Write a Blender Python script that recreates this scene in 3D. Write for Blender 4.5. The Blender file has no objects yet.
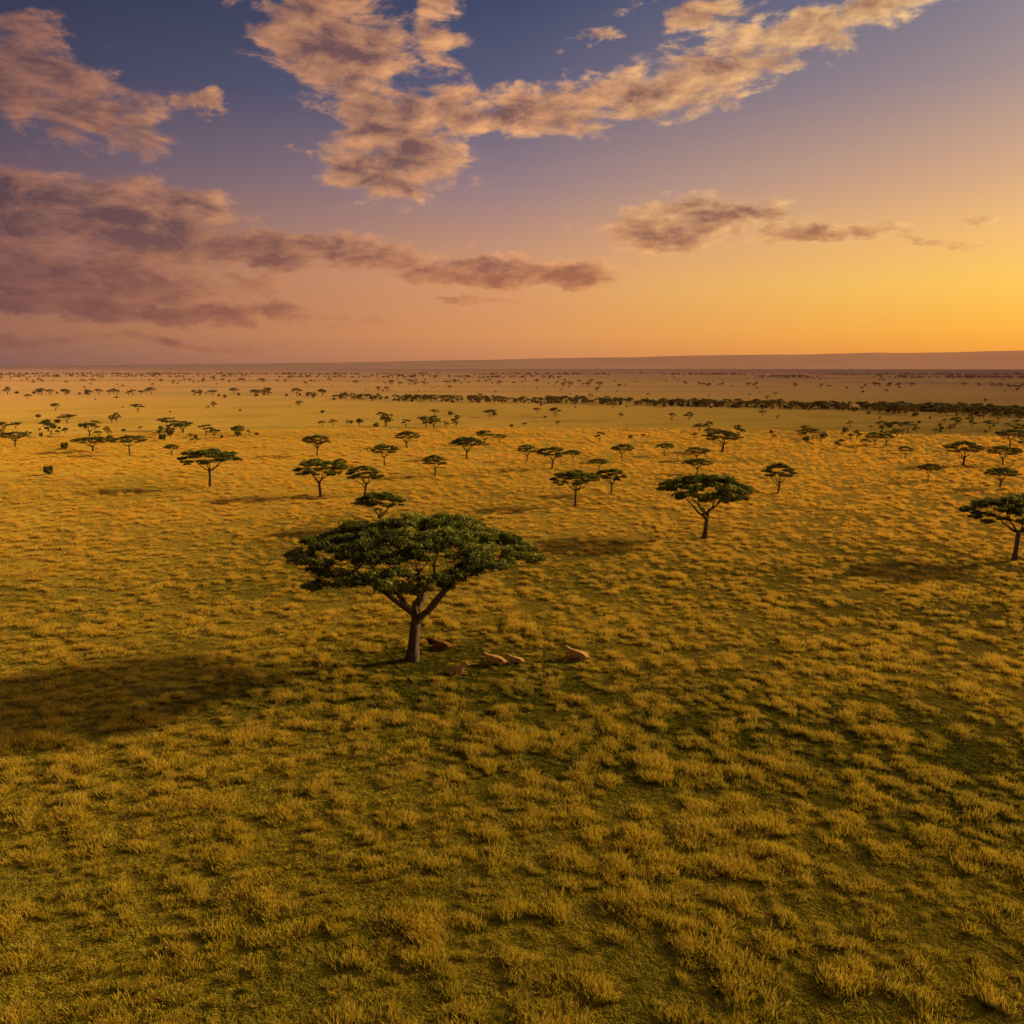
import bpy, math, random
import numpy as np
from mathutils import Vector
R=math.radians
scene=bpy.context.scene
scene.view_settings.view_transform='Standard'
scene.view_settings.look='None'
scene.view_settings.exposure=0
CAMH=18.0; F=887.0; PITCH=R(9.35)
def s2l(c):
    o=[]
    for v in c:
        v/=255.0
        o.append(v/12.92 if v<=0.04045 else ((v+0.055)/1.055)**2.4)
    return tuple(o)+(1.0,)
def ray(px,py):
    x=px-512; u=-(py-512)
    return (x, F*math.cos(PITCH)+u*math.sin(PITCH), -F*math.sin(PITCH)+u*math.cos(PITCH))
def ground_at(px,py):
    dx,dy,dz=ray(px,py); t=CAMH/(-dz)
    return dx*t,dy*t,t      # t*1px = metres per pixel
def azel(px,py):
    dx,dy,dz=ray(px,py)
    return math.degrees(math.atan2(dx,dy)), math.degrees(math.atan2(dz,math.hypot(dx,dy)))
# ---------------------------------------------------------------- camera
cd=bpy.data.cameras.new('camera'); cam=bpy.data.objects.new('camera',cd); scene.collection.objects.link(cam)
cd.sensor_width=36; cd.lens=F*36/1024; cd.clip_start=0.5; cd.clip_end=60000
cam.location=(0,0,CAMH); cam.rotation_euler=(R(90)-PITCH,0,0); scene.camera=cam
# ---------------------------------------------------------------- sun
SAZ=R(69); SEL=R(20)
sd=bpy.data.lights.new('sun','SUN'); so=bpy.data.objects.new('sun',sd); scene.collection.objects.link(so)
sd.energy=5.0; sd.angle=R(3.0); sd.color=(1.0,0.76,0.36)
sv=Vector((math.sin(SAZ)*math.cos(SEL),math.cos(SAZ)*math.cos(SEL),math.sin(SEL)))
so.rotation_euler=sv.to_track_quat('Z','Y').to_euler(); so.location=(60,30,60)
# ---------------------------------------------------------------- node helpers
class NT:
    def __init__(s,t): s.t=t; s.n=t.nodes; s.l=t.links
    def new(s,ty,**k):
        n=s.n.new(ty)
        for a,b in k.items(): setattr(n,a,b)
        return n
    def put(s,sock,v):
        if isinstance(v,bpy.types.NodeSocket): s.l.new(v,sock)
        elif v is not None: sock.default_value=v
    def math(s,op,a,b=None,c=None,clamp=False):
        n=s.new('ShaderNodeMath',operation=op); n.use_clamp=clamp
        s.put(n.inputs[0],a); s.put(n.inputs[1],b); s.put(n.inputs[2],c)
        return n.outputs[0]
    def vm(s,op,a,b=None):
        n=s.new('ShaderNodeVectorMath',operation=op)
        s.put(n.inputs[0],a); s.put(n.inputs[1],b)
        return n.outputs['Value'] if op in('LENGTH','DOT_PRODUCT','DISTANCE') else n.outputs[0]
    def mr(s,v,a,b,c=0.0,d=1.0,smooth=False):
        n=s.new('ShaderNodeMapRange'); n.interpolation_type='SMOOTHSTEP' if smooth else 'LINEAR'
        s.put(n.inputs[0],v)
        for i,q in zip((1,2,3,4),(a,b,c,d)): s.put(n.inputs[i],q)
        return n.outputs[0]
    def mix(s,f,a,b,blend='MIX'):
        n=s.new('ShaderNodeMix',data_type='RGBA',blend_type=blend)
        s.put(n.inputs[0],f); s.put(n.inputs[6],a); s.put(n.inputs[7],b)
        return n.outputs[2]
    def noise(s,vec,scale,detail=4,rough=0.55,dist=0.0):
        n=s.new('ShaderNodeTexNoise'); s.put(n.inputs['Vector'],vec)
        n.inputs['Scale'].default_value=scale; n.inputs['Detail'].default_value=detail
        n.inputs['Roughness'].default_value=rough; n.inputs['Distortion'].default_value=dist
        return n
    def comb(s,x,y,z=0.0):
        n=s.new('ShaderNodeCombineXYZ'); s.put(n.inputs[0],x); s.put(n.inputs[1],y); s.put(n.inputs[2],z); return n.outputs[0]
    def sep(s,v):
        n=s.new('ShaderNodeSeparateXYZ'); s.put(n.inputs[0],v); return n.outputs
    def ramp(s,f,stops):
        n=s.new('ShaderNodeValToRGB'); s.put(n.inputs[0],f); e=n.color_ramp.elements
        e[0].position=stops[0][0]; e[0].color=stops[0][1]; e[1].position=stops[-1][0]; e[1].color=stops[-1][1]
        for p,c in stops[1:-1]:
            q=e.new(p); q.color=c
        return n.outputs[0]
# ---------------------------------------------------------------- world sky
world=bpy.data.worlds.new('World'); scene.world=world; world.use_nodes=True
try: world.cycles.sampling_method='NONE'
except Exception as ex: print(ex)
W=NT(world.node_tree)
for n in list(W.n): W.n.remove(n)
tc=W.new('ShaderNodeTexCoord'); d=W.vm('NORMALIZE',tc.outputs['Generated'])
sx,sy,sz=W.sep(d)
el=W.math('MULTIPLY',W.math('ARCSINE',sz),57.29578)
az=W.math('MULTIPLY',W.math('ARCTAN2',sx,sy),57.29578)
hl=W.math('SQRT',W.math('MAXIMUM',W.math('SUBTRACT',1.0,W.math('MULTIPLY',sz,sz)),1e-5))
cs=W.math('DIVIDE',W.math('ADD',W.math('MULTIPLY',sx,math.sin(R(70))),W.math('MULTIPLY',sy,math.cos(R(70)))),hl)
def st(l): return [((e+1)/61.0,s2l(c)) for e,c in l]
t=W.math('DIVIDE',W.math('ADD',el,1.0),61.0,clamp=True)
left=W.ramp(t,st([(-1,(114,84,82)),(0.2,(128,90,84)),(2,(148,98,82)),(5,(146,96,86)),(8,(116,86,92)),(12,(84,72,92)),(16,(58,58,82)),(21,(42,46,70)),(32,(64,64,88)),(60,(100,96,110))]))
cent=W.ramp(t,st([(-1,(182,118,86)),(0.3,(198,130,88)),(2,(216,146,90)),(5.3,(214,152,106)),(8,(188,140,118)),(11,(150,124,128)),(15.5,(96,94,120)),(20.6,(64,72,102)),(32,(76,80,104)),(60,(104,100,114))]))
right=W.ramp(t,st([(-1,(230,136,56)),(0.4,(242,152,52)),(2,(255,178,58)),(4.5,(255,200,84)),(7,(248,192,108)),(10.5,(216,168,128)),(15.5,(162,140,140)),(20.6,(114,114,138)),(32,(96,98,122)),(60,(108,104,118))]))  # top stops of all three ramps raised, added as soft fill from overhead
f1=W.mr(cs,-0.22,0.34); f2=W.mr(cs,0.34,0.80)
base=W.mix(f2,W.mix(f1,left,cent),right)
Pn=W.comb(az,el,0.0)
wn=W.noise(W.vm('MULTIPLY',Pn,(0.16,0.34,0)),1.0,5,0.66)
wv=W.vm('MULTIPLY',W.vm('SUBTRACT',wn.outputs['Color'],(0.5,0.5,0.5)),(6.0,3.2,0))
Pw=W.vm('ADD',Pn,wv)
B=[(335,45,100,58,20,1.2),(385,130,88,58,30,1.2),(400,165,105,32,0,1.25),(440,30,40,60,0,.7),(465,110,60,34,0,.95),
(530,112,100,26,-4,1.2),(650,98,135,22,-6,1.2),(770,42,180,26,-10,1.05),(700,10,90,16,0,.85),
(585,42,42,8,-12,.75),(50,90,115,36,15,1.2),(15,30,60,26,0,.85),(205,105,40,11,-8,.8),
(90,215,210,42,6,1.4),(50,275,250,38,3,1.3),(290,247,200,22,2,1.35),(130,307,260,14,2,1.25),
(520,273,180,16,0,1.35),(690,220,120,26,-3,1.25),(810,237,120,13,0,1.2),(930,241,55,6,0,.95),
(975,216,42,8,-8,.85),(480,300,80,6,0,.8),(120,340,260,7,1,.75)]
acc=None
for (bx,by,hw,hh,rot,wt) in B:
    a,e=azel(bx,by); k=0.0625
    m=W.new('ShaderNodeMapping',vector_type='TEXTURE'); W.put(m.inputs[0],Pw)
    m.inputs[1].default_value=(a,e,0); m.inputs[2].default_value=(0,0,R(-rot)); m.inputs[3].default_value=(hw*k*1.25,hh*k*1.45,1)
    q=W.mr(W.vm('LENGTH',m.outputs[0]),1.0,0.15,0.0,wt,True)
    acc=q if acc is None else W.math('MAXIMUM',acc,q)
def cn(P): return W.noise(W.vm('MULTIPLY',P,(0.30,0.66,0)),1.0,8,0.63,0.3).outputs['Fac']
nA=cn(Pn); nB=cn(W.vm('ADD',Pn,(0.7,-0.5,0)))
Dd=W.math('ADD',acc,W.math('MULTIPLY',W.math('SUBTRACT',nA,0.51),3.1))
al=W.math('MULTIPLY',W.mr(Dd,0.30,1.0,0,1,True),W.mr(acc,0.03,0.35,0,1,True))
al=W.math('MULTIPLY',al,0.95)
rel=W.math('MULTIPLY',W.math('SUBTRACT',nA,nB),2.8)
thin=W.mr(Dd,0.40,1.50,0.44,-0.46)
sh=W.math('ADD',W.math('ADD',0.46,rel),thin,clamp=True)
lowf=W.mr(el,3.0,9.5)
dk=W.mix(f2,W.mix(f1,s2l((84,62,70)),s2l((124,86,82))),s2l((164,110,84)))
lt=W.mix(f2,W.mix(f1,s2l((158,102,88)),s2l((246,176,118))),s2l((255,212,142)))
dkl=W.mix(f2,W.mix(f1,s2l((104,68,72)),s2l((168,102,72))),s2l((204,126,62)))
ltl=W.mix(f2,W.mix(f1,s2l((136,88,78)),s2l((214,140,90))),s2l((252,184,88)))
cc=W.mix(sh,W.mix(lowf,dkl,dk),W.mix(lowf,ltl,lt))
col=W.mix(al,base,cc)
sdot=W.vm('DOT_PRODUCT',d,tuple(sv))
ang=W.math('MULTIPLY',W.math('ARCCOSINE',sdot),57.29578/17.5)
gl=W.math('MULTIPLY',W.math('EXPONENT',W.math('MULTIPLY',W.math('MULTIPLY',ang,ang),-1.0)),5.5)  # added glow around the out-of-frame sun, gives warm soft fill
nish=W.new('ShaderNodeTexSky',sky_type='NISHITA'); nish.sun_disc=False; nish.sun_elevation=SEL; nish.sun_rotation=SAZ
bg1=W.new('ShaderNodeBackground'); W.put(bg1.inputs[0],col); bg1.inputs[1].default_value=1.0
bg2=W.new('ShaderNodeBackground'); W.put(bg2.inputs[0],nish.outputs[0]); bg2.inputs[1].default_value=0.0015
bg3=W.new('ShaderNodeBackground'); bg3.inputs[0].default_value=(1.0,0.68,0.28,1); W.put(bg3.inputs[1],gl)
ad=W.new('ShaderNodeAddShader'); W.l.new(bg1.outputs[0],ad.inputs[0]); W.l.new(bg2.outputs[0],ad.inputs[1])
ad2=W.new('ShaderNodeAddShader'); W.l.new(ad.outputs[0],ad2.inputs[0]); W.l.new(bg3.outputs[0],ad2.inputs[1])
wo=W.new('ShaderNodeOutputWorld'); W.l.new(ad2.outputs[0],wo.inputs[0])
# ---------------------------------------------------------------- materials
def mat(name):
    m=bpy.data.materials.new(name); m.use_nodes=True; N=NT(m.node_tree)
    for n in list(N.n): N.n.remove(n)
    o=N.new('ShaderNodeOutputMaterial'); return m,N,o
def sav(N,pos):
    x,y,z=N.sep(pos)
    dist=N.vm('LENGTH',N.comb(x,y,0.0))
    gold=N.mix(N.mr(dist,26.0,110.0),(0.64,0.44,0.034,1),(0.96,0.58,0.075,1))
    green=N.mix(N.mr(dist,30.0,170.0),(0.060,0.090,0.009,1),(0.58,0.37,0.045,1))
    return dist,gold,green
# ground
gm,N,o=mat('savanna_ground')
geo=N.new('ShaderNodeNewGeometry'); pos=geo.outputs['Position']
dist,gold,green=sav(N,pos)
gr=N.new('ShaderNodeAttribute',attribute_name='greenness').outputs['Fac']
spk=N.noise(pos,2.6,4,0.75).outputs['Fac']
spk2=N.noise(N.vm('MULTIPLY',pos,(0.6,0.35,1)),1.0,3,0.7).outputs['Fac']
gr2=N.math('ADD',N.math('MULTIPLY',gr,0.85),N.mr(spk,0.38,0.62,-0.12,0.45),clamp=True)
c=N.mix(gr2,gold,green)
c=N.mix(N.mr(spk2,0.52,0.72,0,0.5,True),c,N.mix(N.mr(dist,60,400),(0.07,0.09,0.010,1),(0.46,0.26,0.06,1)))
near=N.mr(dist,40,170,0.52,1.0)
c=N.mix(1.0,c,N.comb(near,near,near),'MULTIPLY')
band=N.noise(N.vm('MULTIPLY',pos,(0.0012,0.006,0)),1.0,4,0.6).outputs['Fac']
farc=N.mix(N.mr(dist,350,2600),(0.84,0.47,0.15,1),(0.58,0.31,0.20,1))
c=N.mix(N.mr(dist,180,700),c,farc)  # aerial haze painted into the ground colour, growing with distance
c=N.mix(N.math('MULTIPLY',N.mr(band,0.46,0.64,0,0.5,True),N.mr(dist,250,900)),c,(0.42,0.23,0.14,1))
c=N.mix(N.mr(dist,1500,7000),c,(0.34,0.20,0.16,1))  # last step of the painted haze toward the horizon
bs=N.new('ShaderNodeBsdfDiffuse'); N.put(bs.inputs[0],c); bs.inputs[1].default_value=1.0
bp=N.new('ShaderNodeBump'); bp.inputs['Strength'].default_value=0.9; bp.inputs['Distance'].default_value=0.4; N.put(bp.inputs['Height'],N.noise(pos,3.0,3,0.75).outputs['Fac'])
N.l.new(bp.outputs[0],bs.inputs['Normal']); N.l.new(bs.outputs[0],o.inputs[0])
# grass blades
grm,N,o=mat('grass_blades')
oi=N.new('ShaderNodeObjectInfo'); at=N.new('ShaderNodeAttribute',attribute_name='h')
ia=N.new('ShaderNodeAttribute',attribute_name='gr'); ia.attribute_type='INSTANCER'
dist,gold,green=sav(N,oi.outputs['Location'])
tip=N.mix(ia.outputs['Fac'],gold,N.mix(0.28,green,gold))
tip=N.mix(N.mr(oi.outputs['Random'],0.0,1.0,0.0,0.22),tip,(0.80,0.58,0.14,1))
root=N.mix(0.08,green,gold)
c=N.mix(N.mr(at.outputs['Fac'],0.22,0.88),root,tip)
db=N.new('ShaderNodeBsdfDiffuse'); N.put(db.inputs[0],c)
tb=N.new('ShaderNodeBsdfTranslucent'); N.put(tb.inputs[0],c)
ms=N.new('ShaderNodeMixShader'); ms.inputs[0].default_value=0.35
N.l.new(db.outputs[0],ms.inputs[1]); N.l.new(tb.outputs[0],ms.inputs[2]); N.l.new(ms.outputs[0],o.inputs[0])
# foliage
fm,N,o=mat('acacia_foliage')
geo=N.new('ShaderNodeNewGeometry'); at=N.new('ShaderNodeAttribute',attribute_name='tint')
dist=N.vm('LENGTH',geo.outputs['Position'])
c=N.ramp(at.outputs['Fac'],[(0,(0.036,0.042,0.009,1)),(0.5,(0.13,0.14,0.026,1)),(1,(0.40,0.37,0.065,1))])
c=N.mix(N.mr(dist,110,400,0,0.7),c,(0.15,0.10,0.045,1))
c=N.mix(N.mr(dist,260,1600),c,(0.24,0.125,0.095,1))  # haze painted into the leaf colour of distant trees
db=N.new('ShaderNodeBsdfDiffuse'); N.put(db.inputs[0],c)
tb=N.new('ShaderNodeBsdfTranslucent'); N.put(tb.inputs[0],c)
ms=N.new('ShaderNodeMixShader'); ms.inputs[0].default_value=0.3
N.l.new(db.outputs[0],ms.inputs[1]); N.l.new(tb.outputs[0],ms.inputs[2]); N.l.new(ms.outputs[0],o.inputs[0])
# bark
bm_,N,o=mat('acacia_bark')
geo=N.new('ShaderNodeNewGeometry')
nz=N.noise(N.vm('MULTIPLY',geo.outputs['Position'],(6,6,1.4)),1.0,4,0.7).outputs['Fac']
c=N.ramp(nz,[(0.3,(0.035,0.024,0.016,1)),(0.7,(0.17,0.12,0.078,1))])
bs=N.new('ShaderNodeBsdfDiffuse'); N.put(bs.inputs[0],c)
bp=N.new('ShaderNodeBump'); bp.inputs['Strength'].default_value=0.8; bp.inputs['Distance'].default_value=0.06; N.put(bp.inputs['Height'],nz)
N.l.new(bp.outputs[0],bs.inputs['Normal']); N.l.new(bs.outputs[0],o.inputs[0])
# hills
hm,N,o=mat('distant_hills')
geo=N.new('ShaderNodeNewGeometry')
nz=N.noise(N.vm('MULTIPLY',geo.outputs['Position'],(0.0006,0.0006,0.01)),1.0,5,0.65).outputs['Fac']
x,y,z=N.sep(geo.outputs['Position'])
c=N.ramp(nz,[(0.35,(0.24,0.145,0.14,1)),(0.65,(0.32,0.195,0.165,1))])
c=N.mix(N.mr(x,-4000,9000),c,(0.60,0.30,0.18,1))  # hill colours carry painted haze, warmer to the right
bs=N.new('ShaderNodeBsdfDiffuse'); N.put(bs.inputs[0],c); N.l.new(bs.outputs[0],o.inputs[0])
# lion fur
def fur(name,a,b):
    m,N,o=mat(name); geo=N.new('ShaderNodeTexCoord')
    nz=N.noise(geo.outputs['Object'],9,3,0.6).outputs['Fac']
    c=N.mix(N.mr(nz,0.3,0.7),a,b)
    p=N.new('ShaderNodeBsdfDiffuse'); N.put(p.inputs[0],c)
    N.l.new(p.outputs[0],o.inputs[0]); return m
fur1=fur('lion_fur',(0.36,0.19,0.05,1),(0.50,0.29,0.085,1))
fur2=fur('lion_mane_fur',(0.05,0.022,0.010,1),(0.10,0.045,0.02,1))
fur3=fur('lion_tawny_dark_fur',(0.15,0.065,0.022,1),(0.21,0.095,0.032,1))
dark=fur('lion_dark',(0.01,0.008,0.006,1),(0.02,0.014,0.01,1))
# ---------------------------------------------------------------- mesh helpers
def build(name,V,Fq,mats,midx=None,attr=None):
    me=bpy.data.meshes.new(name); nv=len(V); nf=len(Fq)
    me.vertices.add(nv); me.vertices.foreach_set('co',np.asarray(V,dtype=np.float32).ravel())
    me.loops.add(nf*4); me.loops.foreach_set('vertex_index',np.asarray(Fq,dtype=np.int32).ravel())
    me.polygons.add(nf); me.polygons.foreach_set('loop_start',np.arange(0,nf*4,4,dtype=np.int32))
    me.polygons.foreach_set('loop_total',np.full(nf,4,dtype=np.int32))
    for m in mats: me.materials.append(m)
    if midx is not None: me.polygons.foreach_set('material_index',np.asarray(midx,dtype=np.int32))
    if attr is not None:
        a=me.attributes.new(attr[0],'FLOAT',attr[1]); a.data.foreach_set('value',np.asarray(attr[2],dtype=np.float32))
    me.update(calc_edges=True); me.validate(); return me
def add(name,me,loc=(0,0,0)):
    o=bpy.data.objects.new(name,me); o.location=loc; scene.collection.objects.link(o); return o
def vnoise(x,y,seed=0):
    x=np.asarray(x,dtype=float); y=np.asarray(y,dtype=float)
    xi=np.floor(x).astype(np.int64); yi=np.floor(y).astype(np.int64); fx=x-xi; fy=y-yi
    fx=fx*fx*(3-2*fx); fy=fy*fy*(3-2*fy)
    def h(a,b):
        n=(a*374761393+b*668265263+seed*974711)&0x7fffffff; n=((n^(n>>13))*1274126177)&0x7fffffff
        return ((n^(n>>16))&0xffff)/65535.0
    return (h(xi,yi)*(1-fx)+h(xi+1,yi)*fx)*(1-fy)+(h(xi,yi+1)*(1-fx)+h(xi+1,yi+1)*fx)*fy
def rot2(x,y,a): return x*math.cos(a)-y*math.sin(a), x*math.sin(a)+y*math.cos(a)
def fbm(x,y,seed,oct=4):
    s=0;w=0;a=1.0
    for k in range(oct):
        xr,yr=rot2(x,y,0.6+k*1.1); s=s+a*vnoise(xr*2**k,yr*2**k,seed+k*7); w+=a; a*=0.6
    return s/w
def gh(x,y):
    x=np.asarray(x,dtype=float); y=np.asarray(y,dtype=float)
    dd=np.hypot(x,y); a=np.clip(dd/400,0,1)
    return (fbm(x/16,y/16,3,2)-0.5)*0.5*(1-a)
GX,GY,_=ground_at(470,665)
def greenness(x,y):
    dd=np.hypot(x,y)
    p=fbm(x/22.0,y/13.0,31,4)
    g=(p-0.36)/0.32-np.clip((dd-26)/90,0,1)*0.5+0.18
    td=np.hypot(x-GX,(y-GY)*1.5)
    return np.clip(g,0,1)*0.9+0.45*np.clip((13-td)/10,0,1)*(1-np.clip(g,0,1)*.5)
# ---------------------------------------------------------------- ground sheet
core=np.arange(-170,171,2.0); out=170*np.exp(np.linspace(0.015,math.log(32000/170),75))
xs=np.concatenate([-out[::-1],core,out]); 
ycore=np.arange(0,301,2.0); yout=300*np.exp(np.linspace(0.015,math.log(32000/300),70)); yb=-np.exp(np.linspace(math.log(3),math.log(32000),30))[::-1]
ys=np.concatenate([yb,ycore,yout])
X,Y=np.meshgrid(xs,ys); Z=gh(X,Y)
V=np.stack([X.ravel(),Y.ravel(),Z.ravel()],1)
i=np.arange(X.size).reshape(X.shape)
Fq=np.stack([i[:-1,:-1].ravel(),i[:-1,1:].ravel(),i[1:,1:].ravel(),i[1:,:-1].ravel()],1)
me=build('ground',V,Fq,[gm],None,('greenness','POINT',greenness(X.ravel(),Y.ravel()))); me.polygons.foreach_set('use_smooth',[True]*len(Fq)); add('ground',me)
# ---------------------------------------------------------------- hills
def ridge(name,dist0,depth,fn,seed):
    a=np.radians(np.linspace(-75,75,420)); m=14
    Vv=[]
    for k in range(m):
        f=k/(m-1); prof=math.sin(min(f*1.6,1.0)*math.pi/2)**1.4
        if f>0.8: prof*=1-(f-0.8)/0.2
        dd=dist0+depth*f
        x=np.sin(a)*dd; y=np.cos(a)*dd
        hgt=fn(np.degrees(a))*(0.96+0.08*vnoise(np.degrees(a)*0.5+seed,np.full_like(a,f*2),seed))
        hgt=hgt+ (vnoise(np.degrees(a)*3.0,np.full_like(a,f*6),seed+4)-0.5)*4*min(1,f*4)
        Vv.append(np.stack([x,y,np.maximum(hgt,0)*prof-2*(1-f)],1))
    V=np.concatenate(Vv); n=len(a); i=np.arange(m*n).reshape(m,n)
    Fq=np.stack([i[:-1,:-1].ravel(),i[:-1,1:].ravel(),i[1:,1:].ravel(),i[1:,:-1].ravel()],1)
    me=build(name,V,Fq,[hm]); me.polygons.foreach_set('use_smooth',[True]*len(Fq)); add(name,me)
ridge('distant_hills',9000,6000,lambda g:np.interp(g,[-75,-30,-12,0,12,30,75],[10,14,62,112,160,205,230]),1)
ridge('low_hills',5200,2200,lambda g:np.interp(g,[-75,-30,-5,10,18,30,75],[8,10,10,14,30,44,50]),7)
# ---------------------------------------------------------------- trees
def tube(P,Rr,V,Fq,sides=8):
    P=[np.array(p,float) for p in P]; base=len(V)
    for k,p in enumerate(P):
        d=P[min(k+1,len(P)-1)]-P[max(k-1,0)]; d/= (np.linalg.norm(d)+1e-9)
        a=np.cross(d,[0.31,0.95,0.05]); a/=np.linalg.norm(a)+1e-9; b=np.cross(d,a)
        for s in range(sides):
            t=2*math.pi*s/sides; rr=Rr[k]*(1+0.12*math.sin(3*t+k*0.7))
            V.append(p+a*math.cos(t)*rr+b*math.sin(t)*rr)
    for k in range(len(P)-1):
        for s in range(sides):
            q=base+k*sides; Fq.append((q+s,q+(s+1)%sides,q+sides+(s+1)%sides,q+sides+s))
def bend(a,b,n,sag,rng,j):
    a=np.array(a,float); b=np.array(b,float); out=[]
    L=np.linalg.norm(b-a)
    for k in range(n+1):
        t=k/n; p=a+(b-a)*t
        p=p+np.array([0,0,-sag*L*math.sin(math.pi*t)])
        if 0<k<n: p=p+rng.normal(0,j*L,3)
        out.append(p)
    return out
def acacia(name,seed,H,Wd,nclump,nleaf,ls,forkz=0.33,rim=0.62,lean=0.0,trunk=0.045,depth=0.85,full=1.45,under=0):
    rng=np.random.default_rng(seed); V=[];Fq=[]
    Rx=Wd/2; Ry=Rx*depth
    fork=np.array([lean*H,0,forkz*H]); tr=trunk*H
    tube([(0,0,-0.3),(0,0,0.0),(0.2*lean*H,0.0,0.10*H),(0.6*lean*H,rng.normal(0,.01)*H,0.22*H),fork],[tr*1.7,tr*1.45,tr*1.05,tr*0.95,tr*0.9],V,Fq,12)
    C=[];tries=0; mind=1.45*math.sqrt(Rx*Ry/nclump)
    while len(C)<nclump and tries<40000:
        tries+=1
        if tries%2000==1999: mind*=0.9
        a=rng.uniform(0,2*math.pi); r=math.sqrt(rng.uniform(0,1))*0.90
        wob=1+0.06*math.sin(2*a+seed)+0.06*math.sin(3*a+seed*2.1)+0.05*math.sin(7*a)
        x=math.cos(a)*r*Rx*wob; y=math.sin(a)*r*Ry*wob
        z=H*(rim+(0.93-rim)*(1-r**2.4))+rng.normal(0,0.024)*H
        if all((x-c[0])**2+(y-c[1])**2>mind**2 for c in C): C.append(np.array([x,y,z,r]))
    for k in range(under):
        a=2*math.pi*(k+rng.uniform(-.3,.3))/under; r=rng.uniform(0.35,0.8)
        C.append(np.array([math.cos(a)*r*Rx,math.sin(a)*r*Ry,H*(rim-0.035+0.10*(1-r)+rng.normal(0,.012)),0.8]))
    nl=6 if nclump>40 else 5
    tips=[]
    for k in range(nl):
        a=2*math.pi*(k+rng.uniform(-.25,.25))/nl+seed
        rr=rng.uniform(0.38,0.6); e=np.array([math.cos(a)*rr*Rx,math.sin(a)*rr*Ry,H*(rim+0.0+0.12*(1-rr))])
        st=fork+np.array([0,0,rng.uniform(-0.08,0.03)*H])
        pl=bend(st,e,6,0.05,rng,0.03); tube(pl,[tr*(0.66-0.09*i) for i in range(7)],V,Fq,8); tips.append(pl)
    for c in C:
        best=min(((np.linalg.norm(p-c[:3]),pi,ti) for ti,pl in enumerate(tips) for pi,p in enumerate(pl) if pi>=2),key=lambda q:q[0])
        p=tips[best[2]][best[1]]; e=c[:3]-np.array([0,0,0.02*H])
        pl=bend(p,e,4,0.06,rng,0.04); r0=tr*(0.36-0.05*best[1]); r0=max(r0,tr*0.10)
        tube(pl,[r0,r0*.75,r0*.55,r0*.4,r0*.22],V,Fq,5)
    nb=len(Fq); V=np.array(V); Fq=np.array(Fq)
    LV=[];T=[]
    crad=full*math.sqrt(Rx*Ry/nclump)
    for c in C:
        cr=crad*rng.uniform(0.72,1.25)*(1.0 if c[3]<0.72 else 0.82); ch=cr*rng.uniform(0.28,0.46)
        tint=rng.uniform(-0.22,0.22)
        m=int(nleaf*rng.uniform(0.75,1.25)*(cr/crad)**2)
        ns=14; sa=rng.uniform(0,2*math.pi,ns); srr=np.sqrt(rng.uniform(0,1,ns))*0.80
        S=np.stack([np.cos(sa)*srr*cr,np.sin(sa)*srr*cr,(1-srr**2)*ch*rng.uniform(0.1,1.1,ns)],1)
        w=rng.integers(0,ns,m); dr=rng.normal(0,1,(m,3)); dr/=np.linalg.norm(dr,axis=1)[:,None]
        dr[:,2]=np.where(dr[:,2]<-0.3,-dr[:,2]*0.5,dr[:,2])
        rad=np.abs(rng.normal(0.75,0.26,m))
        p=S[w]+dr*rad[:,None]*np.array([cr*0.33,cr*0.33,ch*0.60])
        nrm=dr*np.array([1,1,1.3])+rng.normal(0,0.45,(m,3)); nrm/=np.linalg.norm(nrm,axis=1)[:,None]
        u=np.cross(nrm,rng.normal(0,1,(m,3))); u/=np.linalg.norm(u,axis=1)[:,None]; v=np.cross(nrm,u)
        s=ls*rng.uniform(0.6,1.4,m)[:,None]
        q=p+c[:3]
        LV.append(np.stack([q-u*s,q-v*s*0.45,q+u*s,q+v*s*0.45],1))
        T.append(np.clip(0.40+tint+rng.normal(0,0.16,m)+0.50*(p[:,2]/ch-0.6),0,1))  # tint also brightens with height, painting lit tops on the clumps
    LV=np.concatenate(LV); T=np.concatenate(T); nlv=len(LV)
    LF=np.arange(nlv*4).reshape(nlv,4)+len(V)
    allV=np.concatenate([V,LV.reshape(-1,3)]); allF=np.concatenate([Fq,LF])
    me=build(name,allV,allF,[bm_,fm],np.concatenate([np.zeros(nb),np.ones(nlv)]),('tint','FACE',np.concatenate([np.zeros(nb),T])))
    print(name,'faces',len(allF)); return me
def zg(x,y): return float(gh(np.array([x]),np.array([y]))[0])
tx,ty,_=ground_at(413,660)
main=acacia('acacia_tree',12,8.8,16.2,84,1400,0.10,forkz=0.33,rim=0.64,lean=0.03,trunk=0.038,depth=0.84,full=1.42,under=18)
o=add('acacia_tree',main,(tx,ty,zg(tx,ty)))
TREE_MAIN=(tx,ty)
variants=[acacia('acacia_mesh',21,6,9.2,34,560,0.13,0.38,0.64,0.02,0.036,under=8),
 acacia('acacia_mesh',34,6,8.4,30,560,0.13,0.42,0.62,-0.04,0.034,under=7),
 acacia('acacia_mesh',47,6,7.8,28,560,0.13,0.36,0.58,0.05,0.036,under=7),
 acacia('acacia_mesh',58,6,8.8,30,560,0.13,0.44,0.66,-0.02,0.032,under=8)]
VW=[9.4,8.6,8.0,9.0]
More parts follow.
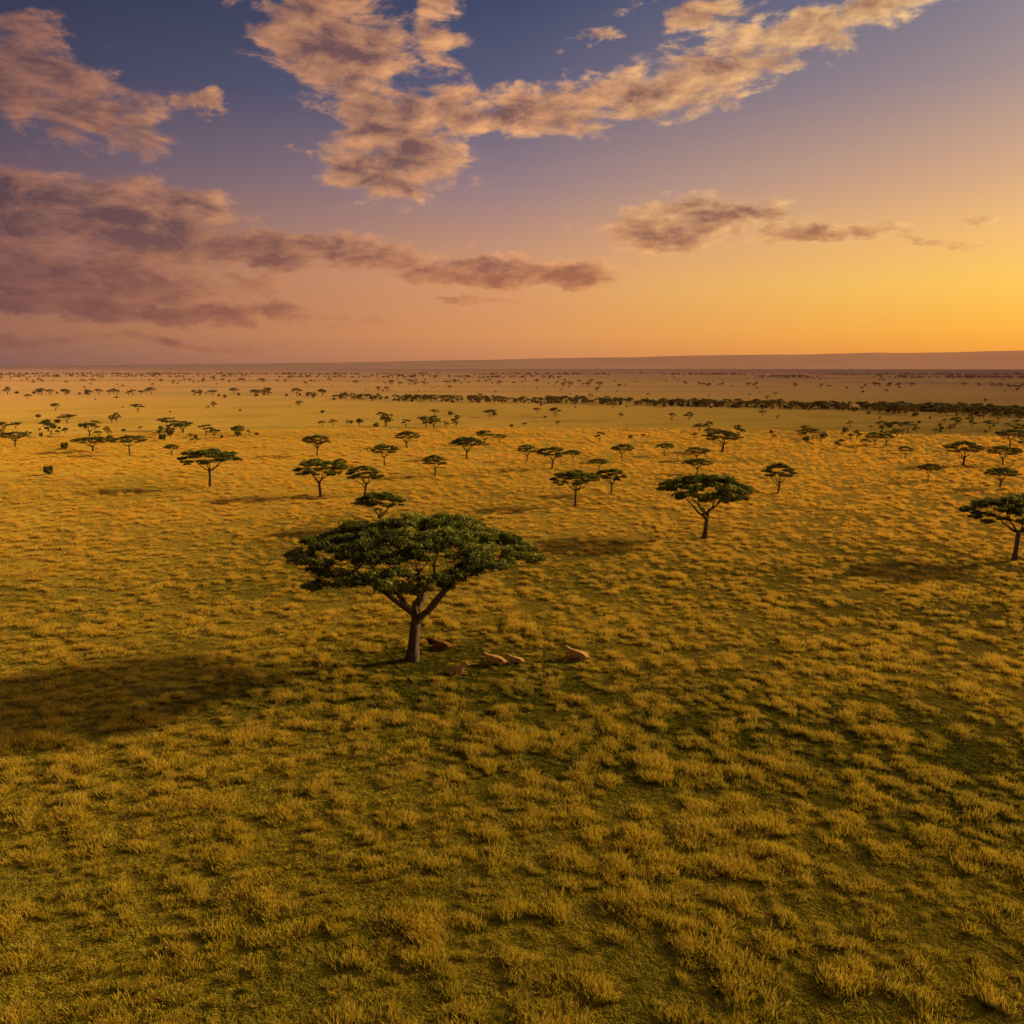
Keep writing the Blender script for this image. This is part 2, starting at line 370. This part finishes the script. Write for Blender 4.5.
TL=[(705,538,98,64,0),(1014,562,104,66,3),(210,488,60,39,3),(321,497,54,38,1),(365,495,40,30,2),(380,530,54,38,0),(575,507,50,36,3),
(611,495,32,26,1),(778,495,36,32,2),(697,475,32,16,0),(552,469,32,22,1),(435,477,26,22,2),(467,459,36,22,0),(385,466,28,22,1),
(928,482,25,19,3),(963,466,38,25,2),(1000,489,34,21,0),(1003,466,32,20,1),(722,452,42,22,2),(130,455,34,20,3),(93,452,40,15,0),(15,447,30,15,1),
(527,461,22,17,2),(622,462,26,18,3),(599,471,22,12,0),(317,456,30,21,1),(407,448,28,17,2),(665,456,18,13,3),(697,461,26,14,1),(172,456,16,12,0),
(905,458,16,12,2),(875,446,22,14,1),(1010,447,34,18,3),(573,462,18,12,0),(500,444,14,10,1),(340,470,16,12,2)]
rng=random.Random(5)
for (px,py,w,h,k) in TL:
    x,y,mpp=ground_at(px,py); ww=w*mpp; H=h*mpp*0.98
    o=add('acacia_tree',variants[k],(x,y,zg(x,y)))
    o.scale=(ww/VW[k],ww/VW[k]*rng.uniform(.9,1.05),H/6.0); o.rotation_euler=(0,0,rng.choice([0,0.4,-0.4,math.pi,2.9]))
def bushmesh(name,seed,r,nleaf,ls):
    rng=np.random.default_rng(seed); V=[];Fq=[]
    for k in range(5):
        a=k*1.3; tube(bend((0,0,-0.1),(math.cos(a)*r*.5,math.sin(a)*r*.5,r*0.9),3,0.0,rng,0.05),[0.07,.05,.04,.02],V,Fq,5)
    nb=len(Fq);V=np.array(V);Fq=np.array(Fq)
    S=rng.normal(0,1,(14,3));S/=np.linalg.norm(S,axis=1)[:,None];S=S*r*0.6*np.array([1,1,.8])+np.array([0,0,r*0.85])
    w=rng.integers(0,14,nleaf);dr=rng.normal(0,1,(nleaf,3));dr/=np.linalg.norm(dr,axis=1)[:,None]
    p=S[w]+dr*r*0.42*rng.uniform(.5,1,(nleaf,1)); p[:,2]=np.maximum(p[:,2],0.05)
    nrm=dr+rng.normal(0,.4,(nleaf,3));u=np.cross(nrm,rng.normal(0,1,(nleaf,3)));u/=np.linalg.norm(u,axis=1)[:,None];v=np.cross(nrm,u);v/=np.linalg.norm(v,axis=1)[:,None]
    s=ls*rng.uniform(.6,1.4,nleaf)[:,None]
    LV=np.stack([p-u*s,p-v*s*.45,p+u*s,p+v*s*.45],1)
    LF=np.arange(nleaf*4).reshape(nleaf,4)+len(V)
    T=np.clip(rng.normal(.35,.15,nleaf),0,1)
    return build(name,np.concatenate([V,LV.reshape(-1,3)]),np.concatenate([Fq,LF]),[bm_,fm],np.concatenate([np.zeros(nb),np.ones(nleaf)]),('tint','FACE',np.concatenate([np.zeros(nb),T])))
bushm=bushmesh('shrub',3,1.0,2500,0.1)
for px,py,w in [(49,475,12),(65,449,9),(163,441,9)]:
    x,y,mpp=ground_at(px,py); o=add('shrub',bushm,(x,y,zg(x,y))); s=w*mpp/2.0; o.scale=(s,s,s)
# ---------------------------------------------------------------- scatter tool
def scatter(name,pts,rot,scl,idx,objs,gr=None):
    col=bpy.data.collections.new(name+'_source')
    for ob in objs: col.objects.link(ob)
    me=bpy.data.meshes.new(name); n=len(pts); me.vertices.add(n); me.vertices.foreach_set('co',np.asarray(pts,dtype=np.float32).ravel())
    a=me.attributes.new('rot','FLOAT_VECTOR','POINT'); a.data.foreach_set('vector',np.asarray(rot,dtype=np.float32).ravel())
    a=me.attributes.new('scl','FLOAT_VECTOR','POINT'); a.data.foreach_set('vector',np.asarray(scl,dtype=np.float32).ravel())
    a=me.attributes.new('idx','INT','POINT'); a.data.foreach_set('value',np.asarray(idx,dtype=np.int32))
    if gr is not None:
        a=me.attributes.new('gr','FLOAT','POINT'); a.data.foreach_set('value',np.asarray(gr,dtype=np.float32))
    ob=add(name,me)
    ng=bpy.data.node_groups.new(name+'_nodes','GeometryNodeTree')
    ng.interface.new_socket('Geometry',in_out='INPUT',socket_type='NodeSocketGeometry')
    ng.interface.new_socket('Geometry',in_out='OUTPUT',socket_type='NodeSocketGeometry')
    N=ng.nodes;L=ng.links
    gi=N.new('NodeGroupInput');go=N.new('NodeGroupOutput'); ci=N.new('GeometryNodeCollectionInfo')
    ci.inputs['Collection'].default_value=col; ci.inputs['Separate Children'].default_value=True; ci.inputs['Reset Children'].default_value=True
    ip=N.new('GeometryNodeInstanceOnPoints'); ip.inputs['Pick Instance'].default_value=True
    def na(nm,ty):
        q=N.new('GeometryNodeInputNamedAttribute'); q.data_type=ty; q.inputs[0].default_value=nm; return q.outputs[0]
    e=N.new('FunctionNodeEulerToRotation')
    L.new(gi.outputs[0],ip.inputs['Points']); L.new(ci.outputs[0],ip.inputs['Instance'])
    L.new(na('rot','FLOAT_VECTOR'),e.inputs[0]); L.new(e.outputs[0],ip.inputs['Rotation'])
    L.new(na('scl','FLOAT_VECTOR'),ip.inputs['Scale']); L.new(na('idx','INT'),ip.inputs['Instance Index'])
    L.new(ip.outputs[0],go.inputs[0])
    md=ob.modifiers.new('scatter','NODES'); md.node_group=ng
    return ob
# ---------------------------------------------------------------- grass
def tuft(seed,nb,hgt,spread,lean,wd,ncl):
    rng=np.random.default_rng(seed); V=[];Fq=[];Hh=[]
    cc=[(spread*math.sqrt(rng.uniform(0,1))*math.cos(a),spread*math.sqrt(rng.uniform(0,1))*math.sin(a),rng.uniform(.7,1.15)) for a in rng.uniform(0,6.28,ncl)]
    for b in range(nb):
        q=cc[rng.integers(0,ncl)]
        a=rng.uniform(0,2*math.pi); r=0.12*math.sqrt(rng.uniform(0,1)); x0=q[0]+math.cos(a)*r;y0=q[1]+math.sin(a)*r
        L=hgt*q[2]*rng.uniform(0.5,1.1); la=a+rng.normal(0,0.7); ln=lean*rng.uniform(0.2,1.2)*L
        dx=math.cos(la)*ln;dy=math.sin(la)*ln; wa=rng.uniform(0,math.pi); wx=math.cos(wa)*wd/2;wy=math.sin(wa)*wd/2
        b0=len(V)
        for t,k in ((0,1.0),(0.5,0.85),(1.0,0.25)):
            cx=x0+dx*t*t;cy=y0+dy*t*t;cz=L*(t-0.18*t*t*lean*1.5)-0.03
            V.append((cx-wx*k,cy-wy*k,cz));V.append((cx+wx*k,cy+wy*k,cz));Hh+= [t,t]
        Fq.append((b0,b0+1,b0+3,b0+2));Fq.append((b0+2,b0+3,b0+5,b0+4))
    me=build('grass_tuft',V,Fq,[grm],None,('h','POINT',Hh)); return bpy.data.objects.new('grass_tuft',me)
tufts=[tuft(1,110,0.31,0.32,0.45,0.021,6),tuft(2,120,0.25,0.38,0.6,0.021,8),tuft(3,110,0.38,0.26,0.40,0.019,5),tuft(4,100,0.16,0.44,0.7,0.021,10)]
rg=np.random.default_rng(9)
dd=np.linspace(17,260,4000); rho=np.where(dd<42,6.4,6.4*(42/dd)**1.52); pdf=rho*dd; cdf=np.cumsum(pdf); tot=cdf[-1]*(dd[1]-dd[0])*2*R(36)
NG=int(tot); cdf/=cdf[-1]
u=rg.uniform(0,1,NG); di=np.interp(u,cdf,dd); be=rg.uniform(-R(36),R(36),NG)
gx=np.sin(be)*di; gy=np.cos(be)*di
cl=0.78*fbm(gx/0.85,gy/0.85,1,2)+0.22*fbm(gx/3.0+5,gy/2.4,2,2); cl=(cl-0.5)*1.4+0.5; big=fbm(gx/11,gy/8,6,2)
size=0.50+0.95*np.clip((cl-0.28)/0.5,0,1)**1.2
size*=0.85+0.3*big
size*=1+np.clip((di-60)/220,0,1)*0.5
lx,ly,_=ground_at(490,663)
ld=np.hypot((gx-lx)/8.5,(gy-ly)/4.0); size*=np.where(ld<1,0.40+0.45*ld**2,1.0)
td=np.hypot(gx-TREE_MAIN[0],gy-TREE_MAIN[1]); size*=np.clip(0.5+td/9,0,1)
keep=(cl>0.36)|(rg.uniform(0,1,NG)<0.45)
gx,gy,di,size,cl=gx[keep],gy[keep],di[keep],size[keep],cl[keep]; m=len(gx); print('tufts',m)
grv=np.clip(greenness(gx,gy)*0.75-(cl-0.47)*1.6+rg.normal(0,.12,m),0,1)
ii=rg.integers(0,4,m); ii=np.where((cl>0.58)&(rg.uniform(0,1,m)<.5),2,ii); ii=np.where((cl<0.38),3,ii)
rot=np.stack([rg.normal(0,.07,m),rg.normal(0,.07,m)-0.06,rg.uniform(0,6.28,m)],1)
wide=np.maximum(size,0.7)*rg.uniform(.85,1.25,m)
scatter('savanna_grass',np.stack([gx,gy,gh(gx,gy)],1),rot,np.stack([wide,wide,size*rg.uniform(.8,1.15,m)],1),ii,tufts,grv)
# ---------------------------------------------------------------- distant trees
farv=[acacia('distant_acacia',60+k,5.2,[6.8,5.4,7.2,4.6][k],[9,7,10,7][k],85,0.42,0.35,[.50,.42,.54,.36][k],0,0.045,full=1.6) for k in range(4)]
farobs=[bpy.data.objects.new('distant_acacia',m) for m in farv]+[bpy.data.objects.new('distant_shrub',bushmesh('distant_shrub',8,1.6,260,0.34))]
pts=[]; rg=np.random.default_rng(78)
for k in range(7000):
    d=rg.uniform(0,1); d=205*(1700/205)**d; b=rg.uniform(-R(37),R(37)); x=math.sin(b)*d;y=math.cos(b)*d
    c=float(fbm(x/50.0,y/24.0,17,3))
    pr=0.16 if d<235 else (0.62 if d<320 else 0.11)
    if 320<d<620: pr*=0.5
    if c>0.42 and rg.uniform()<pr*min(1,(c-0.38)*5): pts.append((x,y,0.24+0.46*rg.uniform()**1.7))
for k in range(900):
    t=rg.uniform(0,1)**0.8; px=330+ t*820; py=399+ (t**1.15)*17
    x,y,mpp=ground_at(px,py); y+=rg.normal(0,6+5*(1-t)); x+=rg.normal(0,4)
    pts.append((x,y,rg.uniform(0.34,0.62)))
for k in range(90):
    px=rg.uniform(880,1150); x,y,mpp=ground_at(px,413+ (px-860)*0.02); pts.append((x,y+rg.normal(0,10),rg.uniform(0.45,0.75)))
for (xa,xb,ya,yb,nn,sp) in [(-150,1180,374.5,375.0,1500,60),(-100,620,381,384,120,50),(560,1180,386,388,110,25),(760,1180,377.5,378.5,600,40),(-100,330,394,396,80,14),(-100,560,377,378,450,60)]:
    for k in range(nn):
        q=rg.uniform(0,1); px=xa+(xb-xa)*q; 
        x,y,mpp=ground_at(px,ya+(yb-ya)*q)
        if float(fbm(px/40.0,ya,5,3))<0.40: continue
        pts.append((x,y+rg.normal(0,sp),rg.uniform(0.45,0.85)))
pts=np.array(pts); m=len(pts); print('far trees',m)
sc=np.stack([pts[:,2]*rg.uniform(.85,1.2,m),pts[:,2]*rg.uniform(.85,1.2,m),pts[:,2]*rg.uniform(.85,1.1,m)],1)
fi=rg.integers(0,6,m); fi=np.where(fi==5,4,fi)
scatter('distant_acacia_trees',np.stack([pts[:,0],pts[:,1],gh(pts[:,0],pts[:,1])],1),np.stack([np.zeros(m),np.zeros(m),rg.uniform(0,6.28,m)],1),sc,fi,farobs)
# ---------------------------------------------------------------- lions
def skinned(name,chain,mat_,parent,root=0):
    """chain: list of (xyz, radius, parent index); the skin surface is baked to a mesh"""
    me=bpy.data.meshes.new(name+'_skeleton')
    me.from_pydata([c[0] for c in chain],[(i,c[2]) for i,c in enumerate(chain) if c[2] is not None],[])
    o=bpy.data.objects.new(name,me); scene.collection.objects.link(o)
    o.modifiers.new('skin','SKIN')
    for i,c in enumerate(chain):
        v=me.skin_vertices[0].data[i]; r=c[1]
        v.radius=(r,r); v.use_root=(i==root)
    s=o.modifiers.new('sub','SUBSURF'); s.levels=2; s.render_levels=2
    bpy.context.view_layer.update()
    ev=o.evaluated_get(bpy.context.evaluated_depsgraph_get())
    nm=bpy.data.meshes.new_from_object(ev)
    o.modifiers.clear(); o.data=nm; nm.name=name
    nm.materials.clear(); nm.materials.append(mat_)
    nm.polygons.foreach_set('material_index',[0]*len(nm.polygons)); nm.polygons.foreach_set('use_smooth',[True]*len(nm.polygons))
    nm.update()
    o.parent=parent; return o
def ell(name,c,r,mat_,parent,seg=12):
    import bmesh
    b=bmesh.new()
    bmesh.ops.create_uvsphere(b,u_segments=seg,v_segments=seg//2+2,radius=1)
    for v in b.verts: v.co=Vector((v.co.x*r[0]+c[0],v.co.y*r[1]+c[1],v.co.z*r[2]+c[2]))
    me=bpy.data.meshes.new(name); b.to_mesh(me); b.free(); me.materials.append(mat_)
    for p in me.polygons: p.use_smooth=True
    o=bpy.data.objects.new(name,me); scene.collection.objects.link(o); o.parent=parent; return o
def lion(nm,px,py,heading,scale=1.0,mane=False,furm=None):
    furm=furm or fur1
    x,y,_=ground_at(px,py); e=bpy.data.objects.new(nm,None); scene.collection.objects.link(e)
    e.location=(x,y,zg(x,y)+0.01); e.rotation_euler=(0,0,R(heading)); e.scale=(scale,)*3
    c=[((-.52,0,.27),.23,None),((-.15,0,.28),.235,0),((.22,0,.33),.245,1),((.40,0,.46),.18,2),((.52,0,.56),.135,3),((.64,0,.63),.14,4),((.78,0,.58),.078,5),
       ((-.72,.03,.16),.05,0),((-.92,.10,.06),.03,7),((-1.10,.24,.04),.024,8),((-1.18,.36,.05),.035,9)]
    for s in(1,-1):
        b=len(c); c+= [((.28,s*.15,.20),.09,2),((.16,s*.18,.09),.07,b),((.46,s*.15,.06),.052,b+1),((.66,s*.14,.05),.05,b+2)]
        b=len(c); c+= [((-.45,s*.16,.20),.14,0),((-.14,s*.24,.15),.09,b),((-.44,s*.27,.07),.05,b+1),((-.22,s*.28,.045),.045,b+2)]
    hx,hz=(.66,.65)
    skinned('body',c,furm,e)
    for s in(1,-1):
        ell('ear',(hx-.04,s*.09,hz+.12),(.022,.04,.04),furm,e); ell('eye',(hx+.085,s*.055,hz+.03),(.014,.014,.014),dark,e,8)
    ell('nose',(hx+.185,0,hz-.03),(.02,.03,.02),dark,e,8)
    ell('chin',(hx+.12,0,hz-.10),(.07,.05,.04),furm,e)
    ell('tail_tuft',c[10][0],(.06,.04,.04),fur2,e)
    if mane:
        skinned('mane',[((hx-.30,0,hz-.28),.24,None),((hx-.14,0,hz-.08),.23,0),((hx-.04,0,hz+.02),.17,1),((hx-.12,0,hz-.34),.17,1)],fur2,e)
lion('lioness',495,665,178,1.05)
lion('lioness',516,664,176,0.75)
lion('lioness',456,674,2,1.0)
lion('lioness',577,660,166,1.1)
lion('lion',440,650,176,1.1,True,fur3)
